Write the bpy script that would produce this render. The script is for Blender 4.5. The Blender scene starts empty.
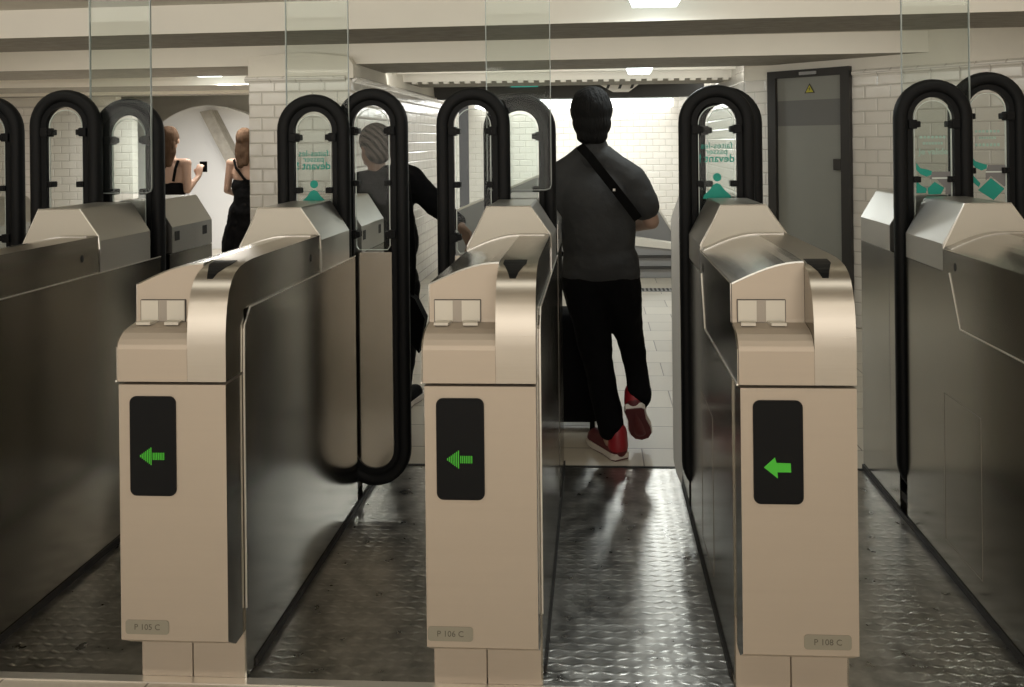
import bpy, bmesh, math, random
from mathutils import Vector, Matrix, Euler
random.seed(4)
S = bpy.context.scene
COL = S.collection
PI = math.pi

# ------------------------------------------------------------------ camera
TH = math.atan(43 / 800.0)
RO = math.radians(0.62)
FW = Vector((-math.sin(TH), math.cos(TH), 0))
R0 = Vector((math.cos(TH), math.sin(TH), 0))
U0 = Vector((0, 0, 1))
RT = R0 * math.cos(RO) - U0 * math.sin(RO)
UP = U0 * math.cos(RO) + R0 * math.sin(RO)
EYE = Vector((0, 0, 1.5))
cam_d = bpy.data.cameras.new('camera')
cam = bpy.data.objects.new('camera', cam_d)
COL.objects.link(cam)
cam_d.sensor_width = 36
cam_d.lens = 800 / 1024 * 36
cam_d.shift_x = -40 / 1024
cam_d.shift_y = -203 / 1024
cam_d.clip_start = 0.05
m = Matrix((RT, UP, -FW)).transposed().to_4x4()
m.translation = EYE
cam.matrix_world = m
S.camera = cam

def P(u, v, Y):
    """world point at distance Y on the sight line measured in the photograph"""
    r = FW + RT * (u - 552) / 800 - UP * (v - 140.5) / 800
    return EYE + r * (Y / r.y)

# ------------------------------------------------------------------ light
S.view_settings.view_transform = 'Standard'
S.view_settings.look = 'None'
S.view_settings.gamma = 1
S.view_settings.use_curve_mapping = False
S.view_settings.exposure = 0.0
W = bpy.data.worlds.new('world')
S.world = W
W.use_nodes = True
W.node_tree.nodes['Background'].inputs[0].default_value = (0.9, 0.88, 0.85, 1)
W.node_tree.nodes['Background'].inputs[1].default_value = 0.10

def area(name, loc, sx, sy, power, color=(1, .93, .84), rot=(0, 0, 0)):
    l = bpy.data.lights.new(name, 'AREA')
    l.shape = 'RECTANGLE'; l.size = sx; l.size_y = sy; l.energy = power; l.color = color
    o = bpy.data.objects.new(name, l)
    o.location = loc; o.rotation_euler = rot
    COL.objects.link(o)
    return o
WARM = (1, .93, .84)
COOL = (.95, 1, .98)
area('front_fill', (-1.5, -3.9, 1.25), 11.0, 1.7, 170, (1, .94, .86), (PI / 2, 0, 0))  # unseen panel added to brighten the gate fronts and beam faces
area('unseen_hall_light', (-2.2, -1.2, 2.2), 2.6, .3, 30, WARM)
area('unseen_hall_light', (1.4, -1.2, 2.2), 2.6, .3, 30, WARM)
area('unseen_hall_light', (-.3, 1.5, 2.25), 4.2, .35, 12, (1, .97, .88))  # added above the gates to brighten reader trays and head faces
UPF = (math.radians(90 + 14), 0, 0)       # upward tilt of the unseen strips added to brighten the ceiling beams
area('beam_fill', (-1.2, 2.7, 2.16), 7.5, .12, 17, (1, .97, .86), UPF)
area('beam_fill', (-1.2, 5.1, 2.08), 7.0, .10, 10.5, (1, .97, .86), UPF)
area('beam_fill', (-1.2, 7.15, 2.07), 5.0, .10, 7, (1, .98, .9), UPF)
area('gate_light', (.30, 3.90, 2.14), .24, .3, 7, COOL)
area('corridor_light', (-3.6, 7.5, 2.1), .3, .6, 26, WARM)
area('corridor_light', (.42, 7.25, 2.06), .26, .5, 16, COOL)
area('passage_light', (-.2, 11.6, 1.95), 2.6, .5, 56, COOL)
area('passage_light', (-4.6, 9.4, 2.0), 2.2, .6, 80, (1, .99, .97))

# ------------------------------------------------------------------ materials
def mat(name, col, rough=.5, metal=0., spec=.5, emit=None, es=0., nscale=None, namt=.0, bump=None, stretch=None, coat=0):
    m_ = bpy.data.materials.new(name)
    m_.use_nodes = True
    nt = m_.node_tree
    b = nt.nodes['Principled BSDF']
    b.inputs['Base Color'].default_value = (*col, 1)
    b.inputs['Roughness'].default_value = rough
    b.inputs['Metallic'].default_value = metal
    b.inputs['Specular IOR Level'].default_value = spec
    b.inputs['Coat Weight'].default_value = coat
    if emit:
        b.inputs['Emission Color'].default_value = (*emit, 1)
        b.inputs['Emission Strength'].default_value = es
    if nscale:
        tc = nt.nodes.new('ShaderNodeTexCoord')
        mp = nt.nodes.new('ShaderNodeMapping')
        if stretch: mp.inputs['Scale'].default_value = stretch
        n = nt.nodes.new('ShaderNodeTexNoise')
        n.inputs['Scale'].default_value = nscale
        n.inputs['Detail'].default_value = 5
        nt.links.new(tc.outputs['Object'], mp.inputs[0]); nt.links.new(mp.outputs[0], n.inputs['Vector'])
        mx = nt.nodes.new('ShaderNodeMix'); mx.data_type = 'RGBA'
        mx.inputs['A'].default_value = (*[c * (1 - namt) for c in col], 1)
        mx.inputs['B'].default_value = (*[min(1, c * (1 + namt)) for c in col], 1)
        nt.links.new(n.outputs['Fac'], mx.inputs['Factor']); nt.links.new(mx.outputs['Result'], b.inputs['Base Color'])
        if metal > .5:
            mr = nt.nodes.new('ShaderNodeMapRange')
            mr.inputs['To Min'].default_value = rough * .8; mr.inputs['To Max'].default_value = rough * 1.25
            nt.links.new(n.outputs['Fac'], mr.inputs['Value']); nt.links.new(mr.outputs['Result'], b.inputs['Roughness'])
        if bump:
            bp = nt.nodes.new('ShaderNodeBump')
            bp.inputs['Distance'].default_value = bump
            nt.links.new(n.outputs['Fac'], bp.inputs['Height']); nt.links.new(bp.outputs[0], b.inputs['Normal'])
    return m_

def mth(nt, op, a, b=None, c=None):
    n = nt.nodes.new('ShaderNodeMath'); n.operation = op
    for i, x in enumerate((a, b, c)):
        if x is None: continue
        if isinstance(x, (int, float)): n.inputs[i].default_value = x
        else: nt.links.new(x, n.inputs[i])
    return n.outputs[0]

def tile_mat(name, c1, c2, mortar, bw, bh, ms, rough, off=.5, plane='XZ', bump=.004, wobble=True):
    m_ = bpy.data.materials.new(name); m_.use_nodes = True
    nt = m_.node_tree; b = nt.nodes['Principled BSDF']
    tc = nt.nodes.new('ShaderNodeTexCoord'); sp = nt.nodes.new('ShaderNodeSeparateXYZ'); cb = nt.nodes.new('ShaderNodeCombineXYZ')
    nt.links.new(tc.outputs['Object'], sp.inputs[0])
    nt.links.new(sp.outputs[0], cb.inputs[0]); nt.links.new(sp.outputs[2 if plane == 'XZ' else 1], cb.inputs[1])
    br = nt.nodes.new('ShaderNodeTexBrick')
    br.offset = off
    for k, v in (('Scale', 1), ('Brick Width', bw), ('Row Height', bh), ('Mortar Size', ms), ('Mortar Smooth', .4), ('Bias', 0)):
        br.inputs[k].default_value = v
    br.inputs['Color1'].default_value = (*c1, 1); br.inputs['Color2'].default_value = (*c2, 1); br.inputs['Mortar'].default_value = (*mortar, 1)
    nt.links.new(cb.outputs[0], br.inputs['Vector'])
    nt.links.new(br.outputs['Color'], b.inputs['Base Color'])
    b.inputs['Roughness'].default_value = rough
    # bevelled edge: wider soft mortar mask as height
    b2 = nt.nodes.new('ShaderNodeTexBrick'); b2.offset = off
    for k, v in (('Scale', 1), ('Brick Width', bw), ('Row Height', bh), ('Mortar Size', ms * 3), ('Mortar Smooth', 1), ('Bias', 0)):
        b2.inputs[k].default_value = v
    nt.links.new(cb.outputs[0], b2.inputs['Vector'])
    inv = mth(nt, 'SUBTRACT', 1, b2.outputs['Fac'])
    bp = nt.nodes.new('ShaderNodeBump'); bp.inputs['Distance'].default_value = bump
    if wobble:
        n = nt.nodes.new('ShaderNodeTexNoise'); n.inputs['Scale'].default_value = 9
        nt.links.new(tc.outputs['Object'], n.inputs['Vector'])
        inv = mth(nt, 'ADD', inv, mth(nt, 'MULTIPLY', n.outputs['Fac'], .8))
    nt.links.new(inv, bp.inputs['Height']); nt.links.new(bp.outputs[0], b.inputs['Normal'])
    return m_

def glass_mat(name, tint=(.93, .96, .94), refl=.08, veil=.04):
    m_ = bpy.data.materials.new(name); m_.use_nodes = True
    nt = m_.node_tree; nt.nodes.remove(nt.nodes['Principled BSDF'])
    out = nt.nodes['Material Output']
    tr = nt.nodes.new('ShaderNodeBsdfTransparent'); tr.inputs[0].default_value = (*tint, 1)
    gl = nt.nodes.new('ShaderNodeBsdfGlossy'); gl.inputs['Roughness'].default_value = .03
    df = nt.nodes.new('ShaderNodeBsdfDiffuse'); df.inputs[0].default_value = (.75, .82, .78, 1)
    fr = nt.nodes.new('ShaderNodeFresnel'); fr.inputs[0].default_value = 1.45
    a = nt.nodes.new('ShaderNodeMixShader'); c = nt.nodes.new('ShaderNodeMixShader')
    a.inputs[0].default_value = veil
    nt.links.new(tr.outputs[0], a.inputs[1]); nt.links.new(df.outputs[0], a.inputs[2])
    f = mth(nt, 'MULTIPLY', fr.outputs[0], refl / .034)
    f = mth(nt, 'MINIMUM', f, .9)
    nt.links.new(f, c.inputs[0]); nt.links.new(a.outputs[0], c.inputs[1]); nt.links.new(gl.outputs[0], c.inputs[2])
    nt.links.new(c.outputs[0], out.inputs[0])
    return m_

def tread_mat():
    m_ = bpy.data.materials.new('tread_plate'); m_.use_nodes = True
    nt = m_.node_tree; b = nt.nodes['Principled BSDF']
    tc = nt.nodes.new('ShaderNodeTexCoord'); sp = nt.nodes.new('ShaderNodeSeparateXYZ')
    nt.links.new(tc.outputs['Object'], sp.inputs[0])
    u = mth(nt, 'MULTIPLY', sp.outputs[0], 1 / .042); v = mth(nt, 'MULTIPLY', sp.outputs[1], 1 / .032)
    par = mth(nt, 'FLOORED_MODULO', mth(nt, 'ADD', mth(nt, 'FLOOR', u), mth(nt, 'FLOOR', v)), 2)
    sg = mth(nt, 'SUBTRACT', mth(nt, 'MULTIPLY', par, 2), 1)
    fu = mth(nt, 'SUBTRACT', mth(nt, 'FRACT', u), .5); fv = mth(nt, 'SUBTRACT', mth(nt, 'FRACT', v), .5)
    sv = mth(nt, 'MULTIPLY', fv, sg)
    a = mth(nt, 'MULTIPLY', mth(nt, 'ADD', mth(nt, 'MULTIPLY', fu, .92), mth(nt, 'MULTIPLY', sv, .40)), 1.05)
    c = mth(nt, 'MULTIPLY', mth(nt, 'SUBTRACT', mth(nt, 'MULTIPLY', fv, .92), mth(nt, 'MULTIPLY', mth(nt, 'MULTIPLY', fu, sg), .40)), 2.3)
    d = mth(nt, 'SQRT', mth(nt, 'ADD', mth(nt, 'MULTIPLY', a, a), mth(nt, 'MULTIPLY', c, c)))
    mr = nt.nodes.new('ShaderNodeMapRange'); mr.interpolation_type = 'SMOOTHSTEP'
    mr.inputs['From Min'].default_value = .60; mr.inputs['From Max'].default_value = .10
    nt.links.new(d, mr.inputs['Value'])
    wn = nt.nodes.new('ShaderNodeTexNoise'); wn.inputs['Scale'].default_value = 2.2; wn.inputs['Detail'].default_value = 3
    nt.links.new(tc.outputs['Object'], wn.inputs['Vector'])
    w = nt.nodes.new('ShaderNodeMapRange'); w.inputs['From Min'].default_value = .35; w.inputs['From Max'].default_value = .6
    w.inputs['To Min'].default_value = .35
    nt.links.new(wn.outputs['Fac'], w.inputs['Value'])
    dn = nt.nodes.new('ShaderNodeTexNoise'); dn.inputs['Scale'].default_value = 14; dn.inputs['Detail'].default_value = 8
    nt.links.new(tc.outputs['Object'], dn.inputs['Vector'])
    h = mth(nt, 'ADD', mth(nt, 'MULTIPLY', mr.outputs['Result'], w.outputs['Result']), mth(nt, 'MULTIPLY', dn.outputs['Fac'], .12))
    bp = nt.nodes.new('ShaderNodeBump'); bp.inputs['Distance'].default_value = .0016; bp.inputs['Strength'].default_value = .5
    nt.links.new(h, bp.inputs['Height']); nt.links.new(bp.outputs[0], b.inputs['Normal'])
    mx = nt.nodes.new('ShaderNodeMix'); mx.data_type = 'RGBA'
    mx.inputs['A'].default_value = (.36, .35, .33, 1); mx.inputs['B'].default_value = (.60, .585, .55, 1)
    f = nt.nodes.new('ShaderNodeMapRange'); f.inputs['From Min'].default_value = .35; f.inputs['From Max'].default_value = .68
    nt.links.new(dn.outputs['Fac'], f.inputs['Value'])
    f2 = mth(nt, 'ADD', f.outputs['Result'], mth(nt, 'MULTIPLY', mr.outputs['Result'], .25))
    nt.links.new(f2, mx.inputs['Factor']); nt.links.new(mx.outputs['Result'], b.inputs['Base Color'])
    b.inputs['Metallic'].default_value = 1
    r = nt.nodes.new('ShaderNodeMapRange'); r.inputs['To Min'].default_value = .20; r.inputs['To Max'].default_value = .42
    nt.links.new(dn.outputs['Fac'], r.inputs['Value']); nt.links.new(r.outputs['Result'], b.inputs['Roughness'])
    return m_

M = dict(
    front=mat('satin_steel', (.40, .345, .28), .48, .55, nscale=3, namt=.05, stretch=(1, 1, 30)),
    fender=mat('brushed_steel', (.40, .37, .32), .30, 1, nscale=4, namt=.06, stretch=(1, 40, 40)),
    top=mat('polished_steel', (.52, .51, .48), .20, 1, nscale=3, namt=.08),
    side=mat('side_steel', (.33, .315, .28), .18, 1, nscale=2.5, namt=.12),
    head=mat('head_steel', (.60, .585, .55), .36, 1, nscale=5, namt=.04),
    headface=mat('pale_painted_steel', (.52, .49, .42), .5, .3),
    edge=mat('bright_edge', (.85, .82, .76), .3, .8),
    seam=mat('dark_seam', (.015, .014, .013), .6),
    rubber=mat('black_rubber', (.006, .0065, .007), .5, spec=.12),
    blackmetal=mat('black_metal', (.005, .0055, .006), .5, 0, spec=.12),
    screen=mat('black_screen', (.004, .0045, .005), .4, spec=.12),
    slotgrey=mat('slot_grey', (.30, .27, .23), .5, .6),
    led=mat('green_led', (.02, .2, .01), .5, emit=(.10, .80, .03), es=.20),
    plate=mat('grey_plate', (.24, .225, .175), .5, .3),
    printgrey=mat('grey_print', (.16, .16, .16), .6),
    lip=mat('pale_plastic_lip', (.50, .52, .51), .3),
    ink=mat('dark_ink', (.08, .07, .05), .7),
    teal=mat('teal_print', (.0, .26, .20), .6),
    palegreen=mat('pale_green_print', (.28, .42, .36), .6),
    tread=tread_mat(),
    glass=glass_mat('pane_glass', (.92, .935, .925), .006, .008),
    screen_glass=glass_mat('screen_glass', (.92, .945, .93), .009, .006),
    glassedge=mat('glass_edge', (.62, .68, .64), .2, spec=.6),
    greenedge=mat('green_glass_edge', (.25, .28, .265), .3),
    plaster=mat('cream_plaster', (.70, .665, .59), .75, nscale=6, namt=.07, bump=.01),
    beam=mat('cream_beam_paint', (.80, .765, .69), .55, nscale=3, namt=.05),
    soffit=mat('dark_spotted_soffit', (.30, .28, .24), .8, nscale=11, namt=.45, stretch=(1, 3, 1)),  # underside shade put into the colour; noise gives the rusty spots
    white=mat('white_paint', (.66, .66, .65), .6, nscale=2, namt=.03),
    grey=mat('grey_paint', (.30, .30, .30), .5, nscale=3, namt=.05),
    darkgrey=mat('dark_bulkhead', (.05, .048, .045), .7),
    doorgrey=mat('door_grey', (.21, .212, .19), .5, nscale=3, namt=.04),
    doorband=mat('door_grey_band', (.12, .12, .115), .45),
    frameblk=mat('door_frame_dark', (.022, .02, .018), .5),
    yellow=mat('yellow_sign', (.40, .36, .03), .5),
    lamp=mat('lamp_diffuser', (.9, .95, .95), .5, emit=(.86, 1, .98), es=5),
    tube=mat('lamp_tube', (.9, .95, .95), .5, emit=(1, 1, .97), es=4),
    lamphousing=mat('lamp_housing', (.35, .42, .43), .3, .2),
    wallwarm=mat('tan_back_wall', (.46, .37, .29), .7, nscale=2, namt=.05),
    tile=tile_mat('white_bevelled_tile', (.68, .65, .60), (.65, .62, .57), (.50, .47, .43), .2, .1, .004, .14),
    floortile=tile_mat('beige_floor_tile', (.60, .55, .46), (.52, .475, .40), (.20, .17, .14), .42, .3, .004, .4, plane='XY', bump=.001),
    hair=mat('black_hair', (.005, .005, .005), .8, spec=.15, nscale=60, namt=.4, stretch=(1, 1, .2), bump=.01),
    brown=mat('brown_hair', (.065, .040, .025), .9, spec=.1, nscale=40, namt=.5, stretch=(1, 1, .1), bump=.01),
    skin=mat('skin', (.36, .235, .175), .5),
    skin2=mat('skin_brown', (.20, .12, .085), .5),
    shirt=mat('charcoal_cotton', (.024, .025, .026), .85, nscale=9, namt=.25, bump=.012),
    black=mat('black_cloth', (.003, .003, .0035), .9, spec=.1, nscale=8, namt=.3, bump=.01),
    strap=mat('black_webbing', (.002, .002, .002), .9, spec=.1),
    red=mat('red_leather', (.30, .012, .02), .45),
    darkred=mat('dark_red_leather', (.10, .008, .012), .5),
    sole=mat('white_rubber', (.68, .62, .56), .55),
    solered=mat('maroon_rubber', (.10, .012, .016), .6),
    cap=mat('striped_knit', (.075, .06, .052), .7, nscale=1, namt=.1),
)

# ------------------------------------------------------------------ mesh helpers
def link(name, me, material, parent=None, smooth=False):
    o = bpy.data.objects.new(name, me)
    if material and not me.materials: me.materials.append(material)
    if smooth:
        for p in me.polygons: p.use_smooth = True
    COL.objects.link(o)
    if parent: o.parent = parent
    return o
def fin(bm):
    me = bpy.data.meshes.new('mesh'); bmesh.ops.recalc_face_normals(bm, faces=bm.faces); bm.to_mesh(me); bm.free(); return me
def obj(name, bm, material, parent=None, smooth=False):
    return link(name, fin(bm), material, parent, smooth)
def add_box(bm, x0, x1, y0, y1, z0, z1, bev=0):
    r = bmesh.ops.create_cube(bm, size=1)
    for v in r['verts']:
        v.co = Vector(((x0 + x1) / 2 + v.co.x * (x1 - x0), (y0 + y1) / 2 + v.co.y * (y1 - y0), (z0 + z1) / 2 + v.co.z * (z1 - z0)))
    if bev:
        es = {e for v in r['verts'] for e in v.link_edges}
        bmesh.ops.bevel(bm, geom=list(es), offset=bev, segments=2, affect='EDGES', profile=.6)
    return bm
def box(x0, x1, y0, y1, z0, z1, bev=0):
    return add_box(bmesh.new(), x0, x1, y0, y1, z0, z1, bev)
def add_prism(bm, pts, axis, a, b):
    """pts 2D polygon; axis 'x': (y,z), 'y': (x,z), 'z': (x,y); extruded a..b"""
    def mk(p, t):
        return {'x': (t, p[0], p[1]), 'y': (p[0], t, p[1]), 'z': (p[0], p[1], t)}[axis]
    A = [bm.verts.new(mk(p, a)) for p in pts]; B = [bm.verts.new(mk(p, b)) for p in pts]
    bm.faces.new(A); bm.faces.new(B[::-1])
    n = len(pts)
    for i in range(n): bm.faces.new((A[i], B[i], B[(i + 1) % n], A[(i + 1) % n]))
    return bm
def prism(pts, axis, a, b): return add_prism(bmesh.new(), pts, axis, a, b)
def add_sweep(bm, path, sect, closed=False, nrm=Vector((0, 1, 0)), cap=True):
    """sweep a 2D section (a along in-plane normal, b along nrm) along path lying in plane perpendicular to nrm"""
    n = len(path); rings = []
    for i, p in enumerate(path):
        a = path[(i - 1) % n] if (closed or i > 0) else p
        c = path[(i + 1) % n] if (closed or i < n - 1) else p
        t = (Vector(c) - Vector(a)).normalized()
        s = t.cross(nrm).normalized(); q = s.cross(t).normalized()
        rings.append([bm.verts.new(Vector(p) + s * x + q * y) for x, y in sect])
    k = len(sect)
    for i in range(n if closed else n - 1):
        A, B = rings[i], rings[(i + 1) % n]
        for j in range(k): bm.faces.new((A[j], A[(j + 1) % k], B[(j + 1) % k], B[j]))
    if not closed and cap:
        bm.faces.new(rings[0]); bm.faces.new(rings[-1][::-1])
    return bm
def ell(rx, ry, n=14, p=1.0):
    out = []
    for i in range(n):
        t = 2 * PI * i / n; c, s = math.cos(t), math.sin(t)
        out.append((rx * math.copysign(abs(c) ** p, c), ry * math.copysign(abs(s) ** p, s)))
    return out
def rrect(x0, x1, z0, z1, r, n=5):
    pts = []
    for cx, cz, a in ((x1 - r, z1 - r, 0), (x0 + r, z1 - r, 90), (x0 + r, z0 + r, 180), (x1 - r, z0 + r, 270)):
        for i in range(n + 1):
            t = math.radians(a + 90 * i / n); pts.append((cx + r * math.cos(t), cz + r * math.sin(t)))
    return pts
def capsule(bm, p0, p1, r0, r1, n=14):
    p0, p1 = Vector(p0), Vector(p1); d = p1 - p0; L = d.length
    ax = d.normalized() if L > 1e-6 else Vector((0, 0, 1))
    q = ax.to_track_quat('Z', 'Y').to_matrix()
    rings = []
    for t in (-80, -55, -28, 0): rings.append((r0 * math.sin(math.radians(t)), r0 * math.cos(math.radians(t))))
    for t in (0, 28, 55, 80): rings.append((L + r1 * math.sin(math.radians(t)), r1 * math.cos(math.radians(t))))
    R = []
    for h, r in rings:
        R.append([bm.verts.new(p0 + q @ Vector((r * math.cos(2 * PI * i / n), r * math.sin(2 * PI * i / n), h))) for i in range(n)])
    for A, B in zip(R, R[1:]):
        for i in range(n): bm.faces.new((A[i], A[(i + 1) % n], B[(i + 1) % n], B[i]))
    bm.faces.new(R[0][::-1]); bm.faces.new(R[-1])
def ellipsoid(bm, c, r, rot=(0, 0, 0)):
    g = bmesh.ops.create_icosphere(bm, subdivisions=3, radius=1)
    E = Euler(rot).to_matrix()
    for v in g['verts']: v.co = Vector(c) + E @ Vector((v.co.x * r[0], v.co.y * r[1], v.co.z * r[2]))
def fuse(name, prims, voxel, material, parent, smooth_iter=4, disp=0):
    """one continuous surface from overlapping tapered forms"""
    bm = bmesh.new()
    for p in prims:
        if p[0] == 'c': capsule(bm, *p[1:])
        else: ellipsoid(bm, *p[1:])
    me = fin(bm)
    t = bpy.data.objects.new('t', me); COL.objects.link(t)
    r = t.modifiers.new('r', 'REMESH'); r.mode = 'VOXEL'; r.voxel_size = voxel
    s = t.modifiers.new('s', 'SMOOTH'); s.iterations = smooth_iter; s.factor = .5
    if disp:
        tx = bpy.data.textures.new('folds', 'CLOUDS'); tx.noise_scale = .09
        d = t.modifiers.new('d', 'DISPLACE'); d.texture = tx; d.strength = disp; d.mid_level = .5
    dg = bpy.context.evaluated_depsgraph_get()
    ev = t.evaluated_get(dg)
    me2 = bpy.data.meshes.new_from_object(ev)
    bpy.data.objects.remove(t)
    me2.materials.clear(); me2.materials.append(material)
    for p in me2.polygons: p.use_smooth = True
    return link(name, me2, None, parent)
def text_mesh(txt, size, material, thick=.0004, mirror=False, bold=0):
    c = bpy.data.curves.new('txt', 'FONT'); c.body = txt; c.size = size; c.align_x = 'CENTER'; c.align_y = 'CENTER'; c.extrude = thick; c.offset = bold
    c.resolution_u = 3
    t = bpy.data.objects.new('t', c); COL.objects.link(t)
    me = bpy.data.meshes.new_from_object(t.evaluated_get(bpy.context.evaluated_depsgraph_get()))
    bpy.data.objects.remove(t)
    for v in me.vertices:                      # into the x-z plane, read from -y
        x, y, z = v.co; v.co = (-x if mirror else x, -z, y)
    if mirror: me.flip_normals()
    me.materials.clear(); me.materials.append(material)
    return me
def tag(o, label, cat, group=None):
    o['label'] = label; o['category'] = cat
    if group: o['group'] = group
    return o
def empty(name, loc, label, cat, group=None):
    o = bpy.data.objects.new(name, None); o.location = loc; o.empty_display_size = .1
    COL.objects.link(o)
    return tag(o, label, cat, group)
def struct(name, bm, material, smooth=False):
    o = obj(name, bm, material, None, smooth); o['kind'] = 'structure'; return o

# ------------------------------------------------------------------ the setting
CZ = 2.28       # ceiling
struct('floor', box(-9, 5.2, 3.68, 13.4, -.12, 0), M['floortile'])
struct('floor_hall', box(-9, 5.2, -4, 2.175, -.12, 0), M['floortile'])
struct('floor_plate', box(-9, 5.2, 2.185, 3.675, -.12, 0), M['tread'])
struct('trim_1', box(-9, 5.2, 2.165, 2.192, -.11, .004), M['edge'])
struct('trim_2', box(-9, 5.2, 3.668, 3.684, -.11, .003), M['seam'])
struct('ceiling', box(-9, 5.2, -4, 13.4, CZ, CZ + .2), M['plaster'])
struct('wall_behind', box(-9, 5.2, -4.1, -4, 0, CZ), M['wallwarm'])
struct('wall_left', box(-9.1, -9, -4, 13.4, 0, CZ), M['plaster'])

def wall(name, p0, p1, z0, z1, material, thick=.12):
    """wall face from p0 to p1 (left to right as seen), thickness behind; local x runs along it"""
    d = Vector((p1[0] - p0[0], p1[1] - p0[1], 0)); L = d.length
    o = struct(name, box(0, L, 0, thick, z0, z1), material)
    o.location = (p0[0], p0[1], 0); o.rotation_euler = (0, 0, math.atan2(d.y, d.x))
    return o
def moulding(name, p0, p1, z=2.0):
    d = Vector((p1[0] - p0[0], p1[1] - p0[1], 0)); L = d.length
    bm = prism([(0, -.03), (-.012, -.03), (-.016, -.02), (-.03, -.012), (-.036, 0), (-.03, .014), (-.012, .02), (0, .03)], 'x', 0, L)
    o = struct(name, bm, M['tile'])
    o.location = (p0[0], p0[1], z); o.rotation_euler = (0, 0, math.atan2(d.y, d.x))

# pillar of white bevelled tile, plaster above
cx0, cx1, cy = -2.69, -1.88, 6.10
wall('wall_pillar_front', (cx0, cy), (cx1 - .06, cy), 0, 2.0, M['tile'], .05)
wall('wall_pillar_side', (cx1, cy + .06), (cx1, 11.0), 0, 2.0, M['tile'], .05)
bm = bmesh.new()
arc = [(cx1 - .06 + .06 * math.cos(math.radians(a)), cy + .06 + .06 * math.sin(math.radians(a))) for a in range(-90, 1, 15)]
struct('wall_pillar_corner', prism(arc + [(cx1 - .06, cy + .06)], 'z', 0, 2.0), M['tile'], False)
struct('wall_pillar_core', box(cx0, cx1 - .06, cy + .05, 11.0, 0, 2.0), M['plaster'])
wl = wall('wall_pillar_back', (cx1 - .0, 11.0), (cx1 + .001, 11.0), 0, 2.0, M['tile'])
bpy.data.objects.remove(wl)
moulding('trim_3', (cx0 - .02, cy), (cx1 - .04, cy))
moulding('trim_4', (cx1, cy + .03), (cx1, 11.0))
arch = [(cx0, 2.0), (cx0, 2.165)] + [(cx0 + (cx1 - cx0 - .02) * t / 8, 2.165 + .035 * math.sin(PI * t / 8)) for t in range(1, 9)] + [(cx1 + .02, 2.10), (cx1 + .02, 2.0)]
struct('wall_pillar_plaster', prism(arch, 'y', cy - .01, cy + .2), M['plaster'])
struct('wall_pillar_plaster_side', prism([(cx0, 2.0), (cx0, CZ), (cx1 - .02, CZ), (cx1 + .01, 2.0)], 'y', cy + .19, 11.0), M['plaster'])

# oblique right wall with the service door
a0 = Vector((1.42, 6.985, 0)); dr = Vector((1, -.93, 0)).normalized()
def rw(t): q = a0 + dr * t; return (q.x, q.y)
DL, DR_ = .105, .828
wall('wall_right_tiles', rw(DR_), rw(4.4), 0, 2.0, M['tile'])
wall('wall_right_end', rw(-.145), rw(DL), 0, 2.0, M['tile'])
wall('wall_right_plaster', rw(DR_), rw(4.4), 2.0, CZ, M['plaster'])
wall('wall_right_lintel', rw(-.145), rw(DR_), 2.0, CZ, M['plaster']).location.z = 0
moulding('trim_5', rw(DR_ + .01), rw(4.4))
e = rw(4.4)
struct('wall_right', box(e[0] - .02, e[0] + .1, -4, e[1] + .05, 0, CZ), M['wallwarm'])
struct('wall_passage_side', box(a0.x - .1, a0.x, 7.13, 12.6, 0, CZ), M['tile'])
pw = wall('wall_passage_right', (a0.x, 12.6), (a0.x, 7.0), 0, CZ, M['tile'], .05)
pw.location.x -= .001
# far wall
wall('wall_back', (-2.0, 12.6), (1.5, 12.6), 0, CZ, M['tile'])
# left part: tiled wall, white vaulted wall
wall('wall_left_tiles', (-9, 10.0), (-5.95, 10.0), 0, 2.0, M['tile'])
wall('wall_left_plaster', (-9, 9.97), (-6.15, 9.97), 2.0, CZ, M['plaster'])
moulding('trim_6', (-9, 10.0), (-5.95, 10.0))
vp = [(100, 280), (100, 150), (135, 143), (150, 134), (162, 122), (176, 113), (192, 107), (208, 105), (226, 107), (245, 113), (262, 124), (300, 140), (330, 280)]
vault = [(P(u, v, 11.2).x, max(0, P(u, v, 11.2).z) if v < 270 else 0) for u, v in vp]
struct('wall_vault', prism(vault, 'y', 11.2, 11.4), M['white'])
struct('wall_far_left', box(-9, -2.7, 12.4, 12.5, 0, CZ), M['plaster'])
# slanting plaster rib on the vault
bm = bmesh.new()
p_ = [P(203, 112, 11.1), P(214, 110, 11.1), P(240, 160, 11.1), P(231, 166, 11.1)]
struct('trim_7', add_prism(bm, [(q.x, q.z) for q in p_], 'y', 11.0, 11.2), M['soffit'])

# ceiling beams, turned a little
def beam(name, yc0, slope, thick, zb, xa, xb, m_soff=True, chamf=0):
    ya, yb = yc0 + slope * xa, yc0 + slope * xb
    bm = bmesh.new()
    v = [bm.verts.new(c) for c in ((xa, ya, zb), (xb, yb, zb), (xb - chamf, yb, CZ + .01), (xa, ya, CZ + .01), (xa, ya + thick, zb), (xb, yb + thick, zb), (xb - chamf, yb + thick, CZ + .01), (xa, ya + thick, CZ + .01))]
    fs = [(0, 1, 2, 3), (4, 7, 6, 5), (0, 4, 5, 1), (1, 5, 6, 2), (2, 6, 7, 3), (0, 3, 7, 4)]
    faces = [bm.faces.new([v[i] for i in f]) for f in fs]
    bmesh.ops.recalc_face_normals(bm, faces=bm.faces)
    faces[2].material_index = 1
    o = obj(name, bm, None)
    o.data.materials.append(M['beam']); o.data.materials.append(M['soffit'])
    o['kind'] = 'structure'
    return o
SL = -.094
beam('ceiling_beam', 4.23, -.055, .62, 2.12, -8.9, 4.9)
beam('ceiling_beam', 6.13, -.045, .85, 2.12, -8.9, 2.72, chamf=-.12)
beam('ceiling_beam', 7.8, 0, .8, 2.09, -8.9, 1.5)
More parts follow.
